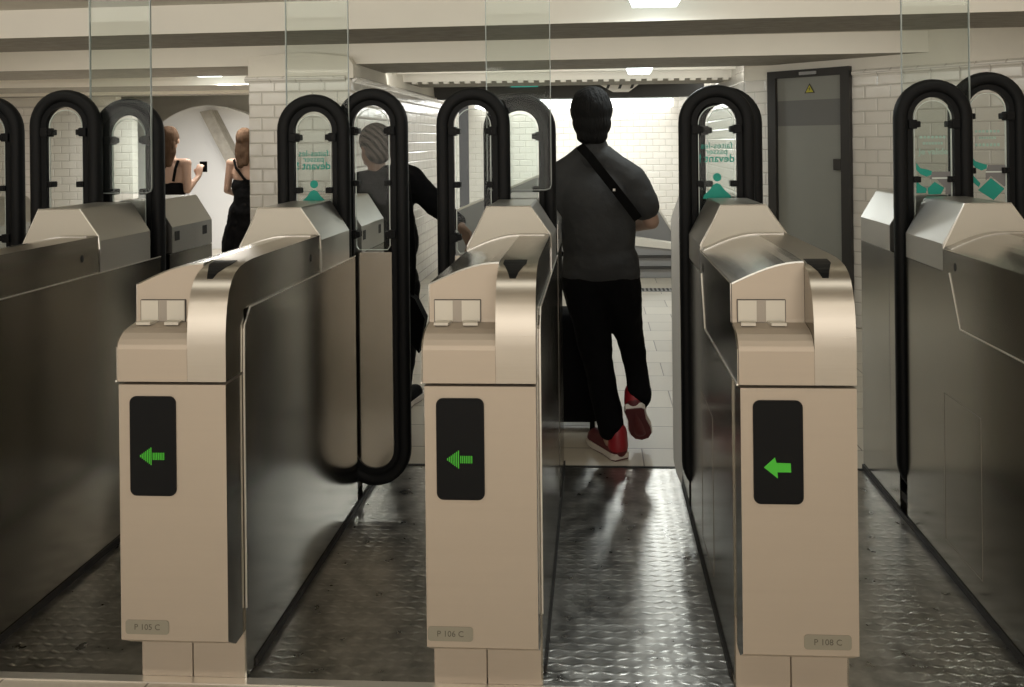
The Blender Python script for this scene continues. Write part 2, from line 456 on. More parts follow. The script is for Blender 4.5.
beam('ceiling_beam', 9.6, 0, .3, 2.12, -8.9, -2.73)
# pale bar added for the lamp reflections along the beam edge
struct('ceiling_glint', box(-1.9, 1.35, 7.55, 7.6, 2.15, 2.175), M['beam'])
# toothed edge of the third beam
bm = bmesh.new()
for i in range(30):
    x = -1.8 + i * .105
    add_box(bm, x, x + .05, 7.81, 7.87, 2.072, 2.092)
struct('ceiling_lip_teeth', bm, M['beam'])
# dark bulkhead and the lit cove under it
struct('ceiling_bulkhead', box(-1.9, 1.26, 9.3, 9.5, 1.995, 2.2), M['darkgrey'])
struct('ceiling_bulkhead_cheek', box(1.26, 1.41, 9.25, 9.5, 1.98, 2.2), M['plaster'])

# ------------------------------------------------------------------ ceiling lights
def lamp(name, x, y, zt, w, L, label, tube='lamp'):
    r = empty(name, (x, y, zt), label, 'lamp', 'ceiling lights')
    h = CZ - zt
    b = bmesh.new(); add_prism(b, [(-w / 2 - .02, .07), (-w / 2, .05), (w / 2, .05), (w / 2 + .02, .07), (w / 2 + .02, h), (-w / 2 - .02, h)], 'y', -L / 2, L / 2)
    obj('housing', b, M['lamphousing'], r)
    b = bmesh.new(); add_prism(b, [(-w / 2 + .02, 0), (w / 2 - .02, 0), (w / 2, .049), (-w / 2, .049)], 'y', -L / 2, L / 2)
    obj('diffuser', b, M[tube], r)
    return r
c1 = P(656, 9, 3.35); lamp('ceiling_lamp', .305, 3.90, 2.165, .26, .30, 'lit ceiling lamp nearest the gates, cut by the top edge')
c2 = P(642, 75, 6.9); lamp('ceiling_lamp', c2.x, 7.25, 2.10, .23, .3, 'small lit ceiling lamp above the head of the man in charcoal')
c3 = P(212, 76, 7.3); lamp('ceiling_lamp', c3.x - .16, 7.45, 2.155, .26, .3, 'lit ceiling lamp on the left, above the two women')
r = empty('strip_light', (-.3, 12.45, 2.00), 'long bright strip light along the top of the far tiled wall', 'lamp')
obj('housing', box(-1.55, 1.5, -.12, .1, .13, .278), M['lamphousing'], r)
obj('diffuser', box(-1.55, 1.5, -.14, .1, 0, .13, .02), M['tube'], r)
r = empty('strip_light', (a0.x - .165, 10, 2.2), 'bright strip light on the side wall behind the fourth gate', 'lamp')
obj('housing', box(-.05, .05, -1.6, 1.6, .03, .08), M['lamphousing'], r)
obj('diffuser', box(-.045, .045, -1.58, 1.58, -.03, .03, .01), M['tube'], r)

# exit sign
q = P(524, 86, 9.2)
r = empty('exit_sign', (q.x, 9.27, q.z), 'dim green sign with pale marks hanging on the dark bulkhead', 'sign')
obj('panel', box(-.24, .24, -.02, .03, -.08, .07, .004), M['darkgrey'], r)
o = obj('lettering', box(-.16, .16, -.025, -.02, -.01, .03), mat('sign_green', (.02, .3, .24), .5, emit=(.05, .6, .48), es=.5), r)
for x in (-.13, -.08, -.02, .05, .1): obj('letter_mark', box(x, x + .03, -.028, -.0255, -.0, .018), M['palegreen'], o)
# ribbed bracket at the ceiling
r = empty('ribbed_duct', (0, 0, 0), 'pale ribbed fitting hanging under the ceiling just above the man in charcoal', 'duct')
q0 = P(596, 80, 8.6); q1 = P(644, 80, 8.6); q2 = P(630, 90, 8.6); q3 = P(614, 90, 8.6)
r.location = (q0.x, 8.7, q3.z); 
W_ = q1.x - q0.x; H_ = 2.26 - q3.z
obj('shell', prism([(0, q0.z - q3.z), (q3.x - q0.x, 0), (q2.x - q0.x, 0), (W_, q0.z - q3.z), (W_, H_), (0, H_)], 'y', 0, .3), M['beam'], r)
for k in range(3):
    x = (q3.x - q0.x) * .55 + k * .13
    obj('rib', prism([(x, 0.02), (x + .03, 0.02), (x + .09, .16), (x + .06, .16)], 'y', -.02, 0), M['darkgrey'], r)

# ------------------------------------------------------------------ service door
r = empty('door', (0, 0, 0), 'grey service door in a dark frame with a small yellow warning triangle', 'door')
r.name = 'door_1'; r['kind'] = 'structure'; del r['label']; del r['category']
q = rw(DL); r.location = (q[0], q[1], 0); r.rotation_euler = (0, 0, math.atan2(dr.y, dr.x))
DW = DR_ - DL; DH = 2.06
bm = bmesh.new()
add_box(bm, 0, .075, -.05, .06, 0, DH); add_box(bm, DW - .075, DW, -.05, .06, 0, DH); add_box(bm, .075, DW - .075, -.05, .06, DH - .06, DH)
obj('door_frame', bm, M['frameblk'], r)
leaf = obj('door_leaf', box(.075, DW - .075, -.01, .04, 0, DH - .06), M['doorgrey'], r)
obj('band', box(.076, DW - .076, -.0125, -.0101, 1.60, 1.81), M['doorband'], leaf)
obj('lock_box', box(DW - .14, DW - .078, -.05, -.01, 1.24, 1.33, .004), M['frameblk'], leaf)
obj('closer_plate', box(.3, .45, -.06, -.0505, DH - .045, DH - .02), M['grey'], r)
tx, tz = .37, 1.90
tri = obj('warning_triangle', prism([(tx - .045, tz - .035), (tx + .045, tz - .035), (tx, tz + .045)], 'y', -.016, -.0126), M['frameblk'], leaf)
obj('triangle_face', prism([(tx - .033, tz - .028), (tx + .033, tz - .028), (tx, tz + .03)], 'y', -.018, -.0161), M['yellow'], tri)
obj('bolt_mark', prism([(tx - .004, tz - .02), (tx + .008, tz), (tx + .001, tz), (tx + .004, tz + .018), (tx - .008, tz - .003), (tx, tz - .003)], 'y', -.019, -.0181), M['frameblk'], tri)

# ------------------------------------------------------------------ ticket gates
HW = .1515
YO = 2.9           # the gate's own origin
def yy(y): return y - YO
cache = {}
def shade_by_facing(o, side_mat, top_mat=None):  # sideways faces take a darker steel, their shade put into the colour
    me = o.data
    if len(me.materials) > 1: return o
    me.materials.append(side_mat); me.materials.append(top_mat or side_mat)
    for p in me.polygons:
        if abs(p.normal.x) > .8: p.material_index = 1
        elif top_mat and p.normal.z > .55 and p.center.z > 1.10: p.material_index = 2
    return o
def part(name, build, material, parent, smooth=False, key=None):
    k = key or name
    if k not in cache:
        me = fin(build()); me.materials.append(material)
        if smooth:
            for p in me.polygons: p.use_smooth = True
            me.set_sharp_from_angle(angle=.6)
        cache[k] = me
    o = bpy.data.objects.new(name, cache[k]); COL.objects.link(o); o.parent = parent
    return o
def mesh_part(name, me, parent, loc=(0, 0, 0)):
    o = bpy.data.objects.new(name, me); COL.objects.link(o); o.parent = parent; o.location = loc
    return o

def b_plinth():
    bm = box(-HW + .002, -.004, yy(2.19), yy(2.26), .004, .2, .002)
    add_box(bm, -.001, HW - .002, yy(2.19), yy(2.26), .004, .2, .002)
    return bm
def b_body():
    bm = bmesh.new()
    # front body with raked right front edge
    add_prism(bm, [(yy(2.26), .02), (yy(3.16), .02), (yy(3.16), 1.033), (yy(2.235), 1.033), (yy(2.195), .993), (yy(2.195), .2), (yy(2.26), .2)], 'x', HW - .006, HW)
    add_prism(bm, [(yy(2.20), .02), (yy(3.16), .02), (yy(3.16), 1.033), (yy(2.24), 1.033), (yy(2.20), .99)], 'x', -HW, HW - .006)
    add_box(bm, HW - .006, HW, yy(2.19), yy(2.26), .004, .2)
    add_box(bm, -HW, HW, yy(3.345), yy(3.69), .02, 1.033, .002)
    # thin cheeks either side of the leaf slots
    add_box(bm, HW - .006, HW, yy(3.16), yy(3.24), .02, 1.033)
    add_box(bm, HW - .006, HW, yy(3.312), yy(3.345), .02, 1.033)
    add_box(bm, -HW, -HW + .006, yy(3.16), yy(3.176), .02, 1.033)
    add_box(bm, -HW, -HW + .006, yy(3.252), yy(3.345), .02, 1.033)
    return bm
def b_skirt():
    bm = bmesh.new()
    for s in (-1, 1):
        add_box(bm, s * (HW + .006) - .006 * (s > 0), s * (HW + .006) + .006 * (s < 0), yy(2.25), yy(3.69), 0, .022)
    return bm
def b_door():
    return prism([(yy(2.09), .168), (yy(2.09), .855), (yy(2.20), .855), (yy(2.20), .135), (yy(2.135), .135)], 'x', -HW + .004, HW - .004)
XD = .042
def ztop(x):
    s = min(1, max(0, (x + HW) / (XD + HW)))
    return 1.109 + .059 * math.sin(PI / 2 * s)
def b_nose_left():
    bm = bmesh.new(); st = []
    n = 9
    for i in range(n):
        x = -HW + .001 + (XD + HW - .001) * i / (n - 1); z = ztop(x)
        prof = [(2.20, .863), (2.09, .863), (2.09, .950), (2.0925, .962), (2.10, .975), (2.115, .988), (2.135, .996), (2.182, 1.004), (2.184, 1.012), (2.186, z - .004), (2.189, z), (2.83, z), (2.83, 1.035), (2.20, 1.035)]
        st.append([bm.verts.new((x, yy(a), b)) for a, b in prof])
    k = len(st[0])
    for A, B in zip(st, st[1:]):
        for j in range(k): bm.faces.new((A[j], A[(j + 1) % k], B[(j + 1) % k], B[j]))
    bm.faces.new(st[0]); bm.faces.new(st[-1][::-1])
    return bm
FP = [(2.09, .863), (2.09, .945), (2.0905, .985), (2.095, 1.03), (2.102, 1.068), (2.113, 1.10), (2.13, 1.127), (2.152, 1.145), (2.18, 1.157), (2.215, 1.164), (2.26, 1.168), (2.33, 1.169), (2.83, 1.168)]
def b_fender():
    prof = [(yy(a), b) for a, b in FP] + [(yy(2.83), 1.035), (yy(2.2), 1.035), (yy(2.2), .863)]
    return prism(prof, 'x', XD + .0005, HW - .003)
def b_side_cover():
    return prism([(yy(a), b) for a, b in [(2.0915, .863), (2.70, .863), (2.775, 1.035), (2.829, 1.035), (2.829, 1.108), (2.19, 1.108), (2.187, 1.004), (2.13, .995), (2.10, .974), (2.0915, .955)]], 'x', -HW - .003, -HW)
def b_cover_edge():
    bm = bmesh.new()
    pts = [(2.09, .8635), (2.70, .8635), (2.778, 1.037)]
    path = [Vector((-HW - .0035, yy(a), b)) for a, b in pts]
    add_sweep(bm, path, [(-.002, -.0022), (.002, -.0022), (.002, .0022), (-.002, .0022)], nrm=Vector((1, 0, 0)))
    return bm
def b_panel_edge():
    bm = bmesh.new()
    pts = [(2.193, .2), (2.193, .86), (2.197, .99), (2.236, 1.0345), (3.24, 1.0345)]
    path = [Vector((HW + .0005, yy(a), b)) for a, b in pts]
    add_sweep(bm, path, [(-.0018, -.0022), (.0018, -.0022), (.0018, .0022), (-.0018, .0022)], nrm=Vector((1, 0, 0)))
    return bm
def b_reader():
    bm = bmesh.new()
    pts = rrect(-.138, -.008, 1.003, 1.066, .002, 2)
    add_prism(bm, pts, 'y', yy(2.1815), yy(2.186))
    return bm
def b_flap(s):
    def f():
        bm = bmesh.new()
        x0, x1 = (-.135, -.086) if s < 0 else (-.061, -.011)
        xi = x1 if s < 0 else x0
        add_prism(bm, [(x0, 1.006), (x1, 1.006), (x1, 1.063), (x0, 1.063)], 'y', yy(2.1795), yy(2.1825))
        a, b = (x0, x1 + .004) if s < 0 else (x0 - .004, x1)
        add_prism(bm, [(a + .006, yy(2.18)), (b - .006, yy(2.18)), (b - (.012 if s < 0 else .002), yy(2.150)), (a + (.002 if s < 0 else .012), yy(2.150))], 'z', 1.0015, 1.009)
        return bm
    return f
def b_validator():
    # dark glass target following the fender crown
    bm = bmesh.new(); rows = []
    for t in range(9):
        y = 2.135 + .10 * t / 8
        z = None
        for (a, b), (c, d) in zip(FP, FP[1:]):
            if a <= y <= c and c > a: z = b + (d - b) * (y - a) / (c - a)
        w = .008 + .024 * min(1, t / 5)
        xc = .085 + .0
        rows.append([bm.verts.new((xc - w, yy(y), z + .0015)), bm.verts.new((xc + w, yy(y), z + .0015)), bm.verts.new((xc + w, yy(y), z - .002)), bm.verts.new((xc - w, yy(y), z - .002))])
    for A, B in zip(rows, rows[1:]):
        for j in range(4): bm.faces.new((A[j], A[(j + 1) % 4], B[(j + 1) % 4], B[j]))
    bm.faces.new(rows[0]); bm.faces.new(rows[-1][::-1])
    return bm
def b_validator_line():
    bm = box(.062, .136, yy(2.196), yy(2.204), 1.1615, 1.1655)
    add_box(bm, .075, .125, yy(2.235), yy(2.245), 1.1665, 1.170)
    return bm
HS = [(-HW, 1.035), (-HW, 1.118), (-HW, 1.128), (-.080, 1.262), (-.074, 1.268), (.074, 1.268), (.080, 1.262), (HW, 1.150), (HW, 1.14), (HW, 1.035)]
HS2 = [(-HW, 1.035), (-HW, 1.140), (-.082, 1.256), (-.075, 1.262), (.075, 1.262), (.082, 1.256), (HW, 1.146), (HW, 1.035)]
def b_head():
    bm = prism(HS, 'y', yy(2.836), yy(3.165))
    return bm
def b_rear_head():
    bm = bmesh.new()
    add_prism(bm, HS2, 'y', yy(3.335), yy(3.69))
    return bm
def b_bridge():
    return box(-HW + .007, HW - .007, yy(3.165), yy(3.335), .06, .0605 + .03)
def b_head_face():
    # pale trapezoid plate with the arc cut at its foot
    pts = [(HW - .006, 1.170), (.078, 1.266), (-.078, 1.266), (-HW + .004, 1.118)]
    for i in range(1, 9):
        x = -HW + .004 + (2 * HW - .01) * i / 9
        pts.append((x, ztop(x) + .0015 if x < XD else 1.1695))
    return prism(pts, 'y', yy(2.8305), yy(2.8358))
def b_head_edge():
    bm = bmesh.new()
    path = [Vector((x, yy(2.833), z)) for x, z in ((-HW + .0, 1.112), (-HW + .004, 1.122), (-.078, 1.267), (.078, 1.267), (HW - .004, 1.168), (HW, 1.12))]
    add_sweep(bm, path, ell(.0028, .004, 8))
    return bm
def b_band():
    # curved step at the foot of the head
    bm = bmesh.new(); pts = []
    xs = [-HW + .008 + (2 * HW - .03) * i / 12 for i in range(13)]
    top = [(x, (ztop(x) if x < XD else 1.168) + .0035) for x in xs]
    bot = [(x, (ztop(x) if x < XD else 1.168) - .004) for x in xs]
    return prism(top + bot[::-1], 'y', yy(2.79), yy(2.8300))
def b_keyhole(s):
    def f():
        bm = bmesh.new()
        y0, z0 = (2.735, 1.10) if s > 0 else (2.735, 1.063)
        x = HW - .004 if s > 0 else -HW - .004
        add_prism(bm, [(yy(y0) + .009 * math.cos(t * PI / 6), z0 + .014 * math.sin(t * PI / 6)) for t in range(12)], 'x', x, x + .002)
        return bm
    return f
def b_holes():
    return box(HW, HW + .001, yy(3.355), yy(3.395), 1.085, 1.125)
def b_holes2(): return box(HW, HW + .001, yy(3.60), yy(3.64), 1.085, 1.125)
def b_hatch():
    bm = bmesh.new()
    y0, y1, z0, z1 = yy(2.57), yy(2.838), .105, .615
    t = .002
    for a in ((y0, y1, z0, z0 + t), (y0, y1, z1 - t, z1), (y0, y0 + t, z0, z1), (y1 - t, y1, z0, z1)):
        add_box(bm, -HW - .001, -HW, *a)
    return bm
def b_screenbg():
    return prism(rrect(-.1165, .0105, .557, .8245, .018), 'y', yy(2.087), yy(2.09))
def b_arrow(kind):
    def f():
        bm = bmesh.new(); cx, cz = -.054, .664
        if kind == 0:
            # rows of lit dots: head then barred shaft
            for i in range(7):
                x = cx - .034 + i * .0048; h = .003 + i * .0034
                add_box(bm, x, x + .0026, yy(2.0858), yy(2.087), cz - h, cz + h)
            for i in range(7):
                x = cx + .001 + i * .0048
                add_box(bm, x, x + .0026, yy(2.0858), yy(2.087), cz - .0095, cz + .0095)
        else:
            cz = .652
            add_prism(bm, [(cx - .036, cz), (cx - .008, cz + .026), (cx - .004, cz + .012), (cx + .032, cz + .011), (cx + .033, cz - .012), (cx - .002, cz - .012), (cx - .001, cz - .028)], 'y', yy(2.0858), yy(2.087))
        return bm
    return f

# swinging leaf: rubber hoop frame, glass, lower panel
def stadium(hw, z0, z1, n=18):
    pts = []
    for i in range(n + 1):
        t = PI * i / n; pts.append((hw * math.cos(t), z1 - hw + hw * math.sin(t)))
    for i in range(n + 1):
        t = PI + PI * i / n; pts.append((hw * math.cos(t), z0 + hw + hw * math.sin(t)))
    return pts
LZ0, LZ1, LHW = .07, 1.715, .15
def b_rubber():
    bm = bmesh.new()
    path = [Vector((x, 0, z)) for x, z in stadium(LHW - .026, LZ0 + .026, LZ1 - .026)]
    add_sweep(bm, path, ell(.026, .027, 14, .8), closed=True)
    return bm
def b_rail():
    bm = bmesh.new()
    path = [Vector((x, 0, z)) for x, z in stadium(LHW - .060, LZ0 + .060, LZ1 - .060)]
    add_sweep(bm, path, [(-.011, -.012), (.011, -.012), (.011, .012), (-.011, .012)], closed=True)
    return bm
def b_pane():
    hw = .070; pts = []
    for i in range(19):
        t = PI * i / 18; pts.append((hw * math.cos(t), LZ1 - .085 - hw + hw * math.sin(t)))
    pts += [(-hw, 1.06), (-hw + .008, 1.045), (hw - .008, 1.045), (hw, 1.06)]
    return prism(pts, 'y', -.0045, .0045)
def b_pane_edge():
    hw = .0705; path = []
    for i in range(19):
        t = PI * i / 18; path.append(Vector((hw * math.cos(t), 0, LZ1 - .085 - hw + hw * math.sin(t))))
    path += [Vector((-hw, 0, 1.06)), Vector((-hw + .01, 0, 1.045)), Vector((hw - .01, 0, 1.045)), Vector((hw, 0, 1.06))]
    return add_sweep(bmesh.new(), path, [(-.0012, -.004), (.0012, -.004), (.0012, .004), (-.0012, .004)], closed=True)
def b_lower():
    hw = .079; pts = [(hw, 1.035), (-hw, 1.035)]
    n = 18
    for i in range(n + 1):
        t = PI + PI * i / n; pts.append((hw * math.cos(t), LZ0 + .071 + hw + hw * math.sin(t)))
    return prism(pts, 'y', -.006, .006)
def b_clamp(s, z, big):
    def f():
        bm = box(min(s * .052, s * .082), max(s * .052, s * .082), -.02, .02, z - .012, z + .012, .004)
        if big: add_box(bm, min(s * .066, s * .098), max(s * .066, s * .098), -.023, .023, z - .018, z + .018, .004)
        g = bmesh.ops.create_cone(bm, cap_ends=True, segments=10, radius1=.006, radius2=.006, depth=.05)
        for v in g['verts']: v.co = Vector((v.co.x + s * .072, v.co.z, v.co.y + z))
        return bm
    return f
def make_leaf(parent, x, y, z=0, sticker=None, bumper=False):
    f = part('door_wing', b_rubber, M['rubber'], parent, True)
    f['label'] = 'black rubber hoop of the sliding wing'
    f.location = (x, y, z)
    part('rail', b_rail, M['blackmetal'], f)
    part('glass_pane', b_pane, M['glass'], f)
    part('pane_edge', b_pane_edge, M['glassedge'], f)
    part('lower_panel', b_lower, M['side'], f)
    for s in (-1, 1):
        part('clamp', b_clamp(s, 1.538, True), M['blackmetal'], f, key='clamp%d' % s)
        part('clamp', b_clamp(s, 1.322, False), M['blackmetal'], f, key='clampm%d' % s)
        part('clamp', b_clamp(s, 1.11, True), M['blackmetal'], f, key='clampl%d' % s)
    def stk(name, bm, mm): obj(name, bm, mm, f)
    def txt(t, s, zz, mm, mir, b=0): mesh_part('lettering', text_mesh(t, s, mm, mirror=mir, bold=b), f, (0, -.0052, zz))
    if sticker == 'person':
        txt('faites-les', .036, 1.472, M['teal'], True)
        txt('passer', .034, 1.449, M['teal'], True)
        txt('devant !', .044, 1.421, M['teal'], True, .0006)
        stk('pictogram_head', prism([(.001 + .0165 * math.cos(t * PI / 12), 1.347 + .0165 * math.sin(t * PI / 12)) for t in range(24)], 'y', -.0055, -.0046), M['teal'])
        stk('pictogram_body', prism([(-.056, 1.262), (.056, 1.262), (.052, 1.276), (.028, 1.298), (.014, 1.318), (.0, 1.324), (-.014, 1.318), (-.030, 1.296), (-.052, 1.276)], 'y', -.0055, -.0046), M['teal'])
    def bars(rows):
        for w, zz, h in rows:
            for i in range(7):
                xx = -w + i * w * 2 / 7
                stk('letter_mark', box(xx, xx + w * .2, -.0052, -.0046, zz - h, zz + h), M['palegreen'])
    def blob(pts): return prism(pts, 'y', -.0055, -.0046)
    if sticker == 'arm':
        bars(((.052, 1.487, .005), (.040, 1.463, .005)))
        txt('Je valide', .034, 1.430, M['palegreen'], False, .0006)
        stk('pictogram_arm', blob([(-.066, 1.386), (-.050, 1.366), (-.022, 1.360), (-.006, 1.354), (-.008, 1.340), (-.026, 1.332), (-.050, 1.342), (-.066, 1.360)]), M['teal'])
        stk('pictogram_arm', blob([(-.066, 1.316), (-.048, 1.298), (-.026, 1.286), (-.030, 1.268), (-.066, 1.268)]), M['teal'])
        stk('pictogram_pass', blob([(-.024, 1.286), (.004, 1.312), (.040, 1.288), (.028, 1.264), (-.020, 1.262)]), M['teal'])
        stk('pictogram_gate', prism([(-.004, 1.352), (.066, 1.352), (.066, 1.262), (.045, 1.262), (.045, 1.288), (.012, 1.322), (-.016, 1.322), (-.012, 1.334)], 'y', -.0052, -.0046), M['printgrey'])
        stk('pictogram_line', box(-.006, .066, -.0058, -.0046, 1.324, 1.329), M['glassedge'])
    if sticker == 'pass':
        bars(((.050, 1.478, .005), (.034, 1.452, .005), (.050, 1.424, .006)))
        stk('pictogram_arm', blob([(-.066, 1.380), (-.050, 1.360), (-.022, 1.350), (-.004, 1.345), (-.006, 1.330), (-.026, 1.322), (-.050, 1.334), (-.066, 1.354)]), M['teal'])
        stk('pictogram_arm', blob([(-.066, 1.312), (-.042, 1.284), (-.030, 1.270), (-.038, 1.256), (-.066, 1.282)]), M['teal'])
        stk('pictogram_pass', blob([(-.040, 1.244), (.010, 1.292), (.062, 1.249), (.020, 1.204)]), M['teal'])
        stk('pictogram_gate', prism([(.000, 1.344), (.066, 1.344), (.066, 1.262), (.062, 1.257), (.010, 1.300), (-.010, 1.282), (-.010, 1.316)], 'y', -.0052, -.0046), M['printgrey'])
        stk('pictogram_line', box(-.01, .066, -.0058, -.0046, 1.314, 1.319), M['glassedge'])
    if sticker == 'person' and bumper:
        pts = [(-.140, 1.30), (-.182, 1.18), (-.182, .22), (-.172, .165), (-.150, .115), (-.146, .19), (-.1505, .25), (-.1505, 1.2)]
        stk('pale_bumper', prism(pts, 'y', .004, .016), M['lip'])
    return f
def b_tall():
    return prism(rrect(-.130, .130, 1.30, 3.0, .022), 'y', -.005, .005)
def b_tall2():
    pts = [(-.130, CZ), (-.130, 1.322), (-.124, 1.306), (-.108, 1.30), (.108, 1.30), (.124, 1.306), (.130, 1.322), (.130, CZ)]
    return prism(pts, 'y', -.005, .005)
def b_tall_edge():
    pts = [(-.1305, CZ), (-.1305, 1.322), (-.1245, 1.3055), (-.108, 1.2995), (.108, 1.2995), (.1245, 1.3055), (.1305, 1.322), (.1305, CZ)]
    return add_sweep(bmesh.new(), [Vector((x, 0, z)) for x, z in pts], [(-.0014, -.0052), (.0014, -.0052), (.0014, .0052), (-.0014, .0052)])
def b_tall_clamp():
    bm = box(-.05, .05, -.014, .014, 1.262, 1.306, .003)
    return bm

def make_gate(xc, label, lx, rx, lz=0, rz=0, lst=None, rst=None, tall=True, arrow=0, plate=None, tx_=0):
    g = empty('ticket_gate', (xc, YO, 0), label, 'ticket gate', 'ticket gates across the hall')
    part('body', b_body, M['side'], g)
    part('plinth', b_plinth, M['front'], g)
    part('skirt', b_skirt, M['seam'], g)
    part('slot_floor', b_bridge, M['seam'], g)
    d = shade_by_facing(part('front_door', b_door, M['front'], g), M['side'])
    part('display', b_screenbg, M['screen'], d)
    if arrow is not None:
        a = part('green_arrow', b_arrow(arrow), M['led'], d, key='arrow%d' % arrow); a['label'] = 'lit green arrow pointing left'
    if plate:
        px, t = plate
        pl = mesh_part('number_plate', fin(prism(rrect(px - .06, px + .06, .184, .222, .008, 3), 'y', yy(2.0885), yy(2.09))), d)
        pl.data.materials.append(M['plate'])
        mesh_part('lettering', text_mesh(t, .022, M['ink'], .0002), d, (px, yy(2.0882), .203))
    n = shade_by_facing(part('ticket_reader_nose', b_nose_left, M['front'], g), M['side'], M['top'])
    s = part('ticket_slot', b_reader, M['seam'], n)
    part('slot_back', lambda: box(-.1365, -.0095, yy(2.1805), yy(2.182), 1.0045, 1.0645), M['slotgrey'], n)
    part('flap', b_flap(-1), M['headface'], n, key='flapl'); part('flap', b_flap(1), M['headface'], n, key='flapr')
    t = shade_by_facing(part('fender', b_fender, M['fender'], g, True), M['side'])
    part('card_reader', b_validator, M['screen'], t); 
    part('side_cover', b_side_cover, M['side'], g)
    part('cover_edge', b_cover_edge, M['edge'], g)
    part('panel_edge', b_panel_edge, M['edge'], g)
    part('keyhole', b_keyhole(1), M['seam'], g, key='kh1'); part('keyhole', b_keyhole(-1), M['seam'], g, key='kh2')
    h = part('head', b_head, M['head'], g)
    part('head_face', b_head_face, M['headface'], h)
    part('head_edge', b_head_edge, M['edge'], h)
    part('curved_step', b_band, M['head'], h)
    r = part('rear_head', b_rear_head, M['head'], g)
    part('sensor_window', b_holes, M['seam'], r); part('sensor_window', b_holes2, M['seam'], r, key='sw2')
    part('service_hatch', b_hatch, M['slotgrey'], g)
    make_leaf(g, lx, yy(3.214), lz, lst, xc > 0)
    make_leaf(g, rx, yy(3.276), rz, rst)
    if tall:
        q = part('glass_screen', b_tall2, M['screen_glass'], g); q.location = (tx_, yy(3.245), 0)
        e_ = part('glass_screen_edge', b_tall_edge, M['greenedge'], q)
    return g

make_gate(-2.795, 'ticket gate cut by the left edge, only its black hoop showing', -.02, .217, tall=False, arrow=None)
make_gate(-1.9645, 'long grey ticket gate at the left seen from its side, women behind', -.2315, .0005, .018, -.018, arrow=None, tx_=-.014)
make_gate(-1.1415, 'leftmost of the three ticket gates showing a green arrow display', -.0065, .2185, -.015, .010, 'person', arrow=0, plate=(-.075, 'P 105 C'))
make_gate(-.3095, 'middle of the three green arrow ticket gates, left of the charcoal man', -.182, .0, .003, -.020, arrow=0, plate=(-.085, 'P 106 C'))
make_gate(.5155, 'green arrow ticket gate before the grey service door, right of the man', -.0335, .0095, 0, -.004, 'person', tall=False, arrow=1, plate=(.068, 'P 108 C'))
make_gate(1.3485, 'ticket gate at the right edge with teal pass stickers on its hoops', -.026, .212, .010, .040, 'arm', 'pass', arrow=None)

# ------------------------------------------------------------------ people
def hand(prims, wrist, fwd, side, s=1.0, curl=.5, down=Vector((0, 0, -1))):
    """palm and five fingers; fwd: pointing direction, side: thumb side"""
    fwd = Vector(fwd).normalized(); side = Vector(side).normalized(); dn = fwd.cross(side).normalized()
    if dn.dot(down) < 0: dn = -dn
    w = Vector(wrist)
    for k in (-1.5, -.5, .5, 1.5):
        a = w + fwd * .015 * s + side * k * .014 * s; b = w + fwd * .085 * s + side * k * .020 * s
        prims.append(('c', a, b, .014 * s, .011 * s))
        L = (.062, .075, .080, .070)[int(k + 1.5)] * s
        m1 = b + (fwd * math.cos(curl * .6) + dn * math.sin(curl * .6)) * L * .5
        m2 = m1 + (fwd * math.cos(curl * 1.8) + dn * math.sin(curl * 1.8)) * L * .5
        prims.append(('c', b, m1, .0095 * s, .0085 * s)); prims.append(('c', m1, m2, .0085 * s, .0072 * s))
    t0 = w + fwd * .03 * s + side * .03 * s; t1 = t0 + (fwd * .6 + side * .7 + dn * .3) * .04 * s; t2 = t1 + (fwd * .9 + dn * .5) * .03 * s
    prims.append(('c', t0, t1, .012 * s, .010 * s)); prims.append(('c', t1, t2, .010 * s, .008 * s))

def head_prims(c, s=1.0, yaw=0.0):
    """skull, jaw, nose, ears, lips; face looks to +y turned by yaw"""
    E = Matrix.Rotation(yaw, 3, 'Z'); c = Vector(c)
    f = lambda x, y, z: c + E @ Vector((x, y, z)) * s
    out = [('e', f(0, -.008, .02), (.076 * s, .095 * s, .095 * s), (0, 0, yaw)), ('e', f(0, .022, -.045), (.058 * s, .070 * s, .070 * s), (0, 0, yaw)),
           ('c', f(0, .085, -.005), f(0, .105, -.03), .009 * s, .014 * s), ('c', f(-.02, .082, -.06), f(.02, .082, -.06), .009 * s, .009 * s),
           ('e', f(0, .075, -.092), (.022 * s, .02 * s, .018 * s)),
           ('e', f(-.079, -.005, -.01), (.010 * s, .020 * s, .032 * s), (0, 0, yaw)), ('e', f(.079, -.005, -.01), (.010 * s, .020 * s, .032 * s), (0, 0, yaw)),
           ('c', f(-.03, .086, .012), f(-.03, .086, .012), .012 * s, .012 * s), ('c', f(.03, .086, .012), f(.03, .086, .012), .012 * s, .012 * s)]
    return out
def eyes(c, s, yaw, parent):
    E = Matrix.Rotation(yaw, 3, 'Z'); c = Vector(c)
    for sx in (-1, 1):
        bm = bmesh.new(); ellipsoid(bm, c + E @ Vector((sx * .031, .090, .012)) * s, (.011 * s, .009 * s, .008 * s))
        obj('eye', bm, M['sole'], parent, True)

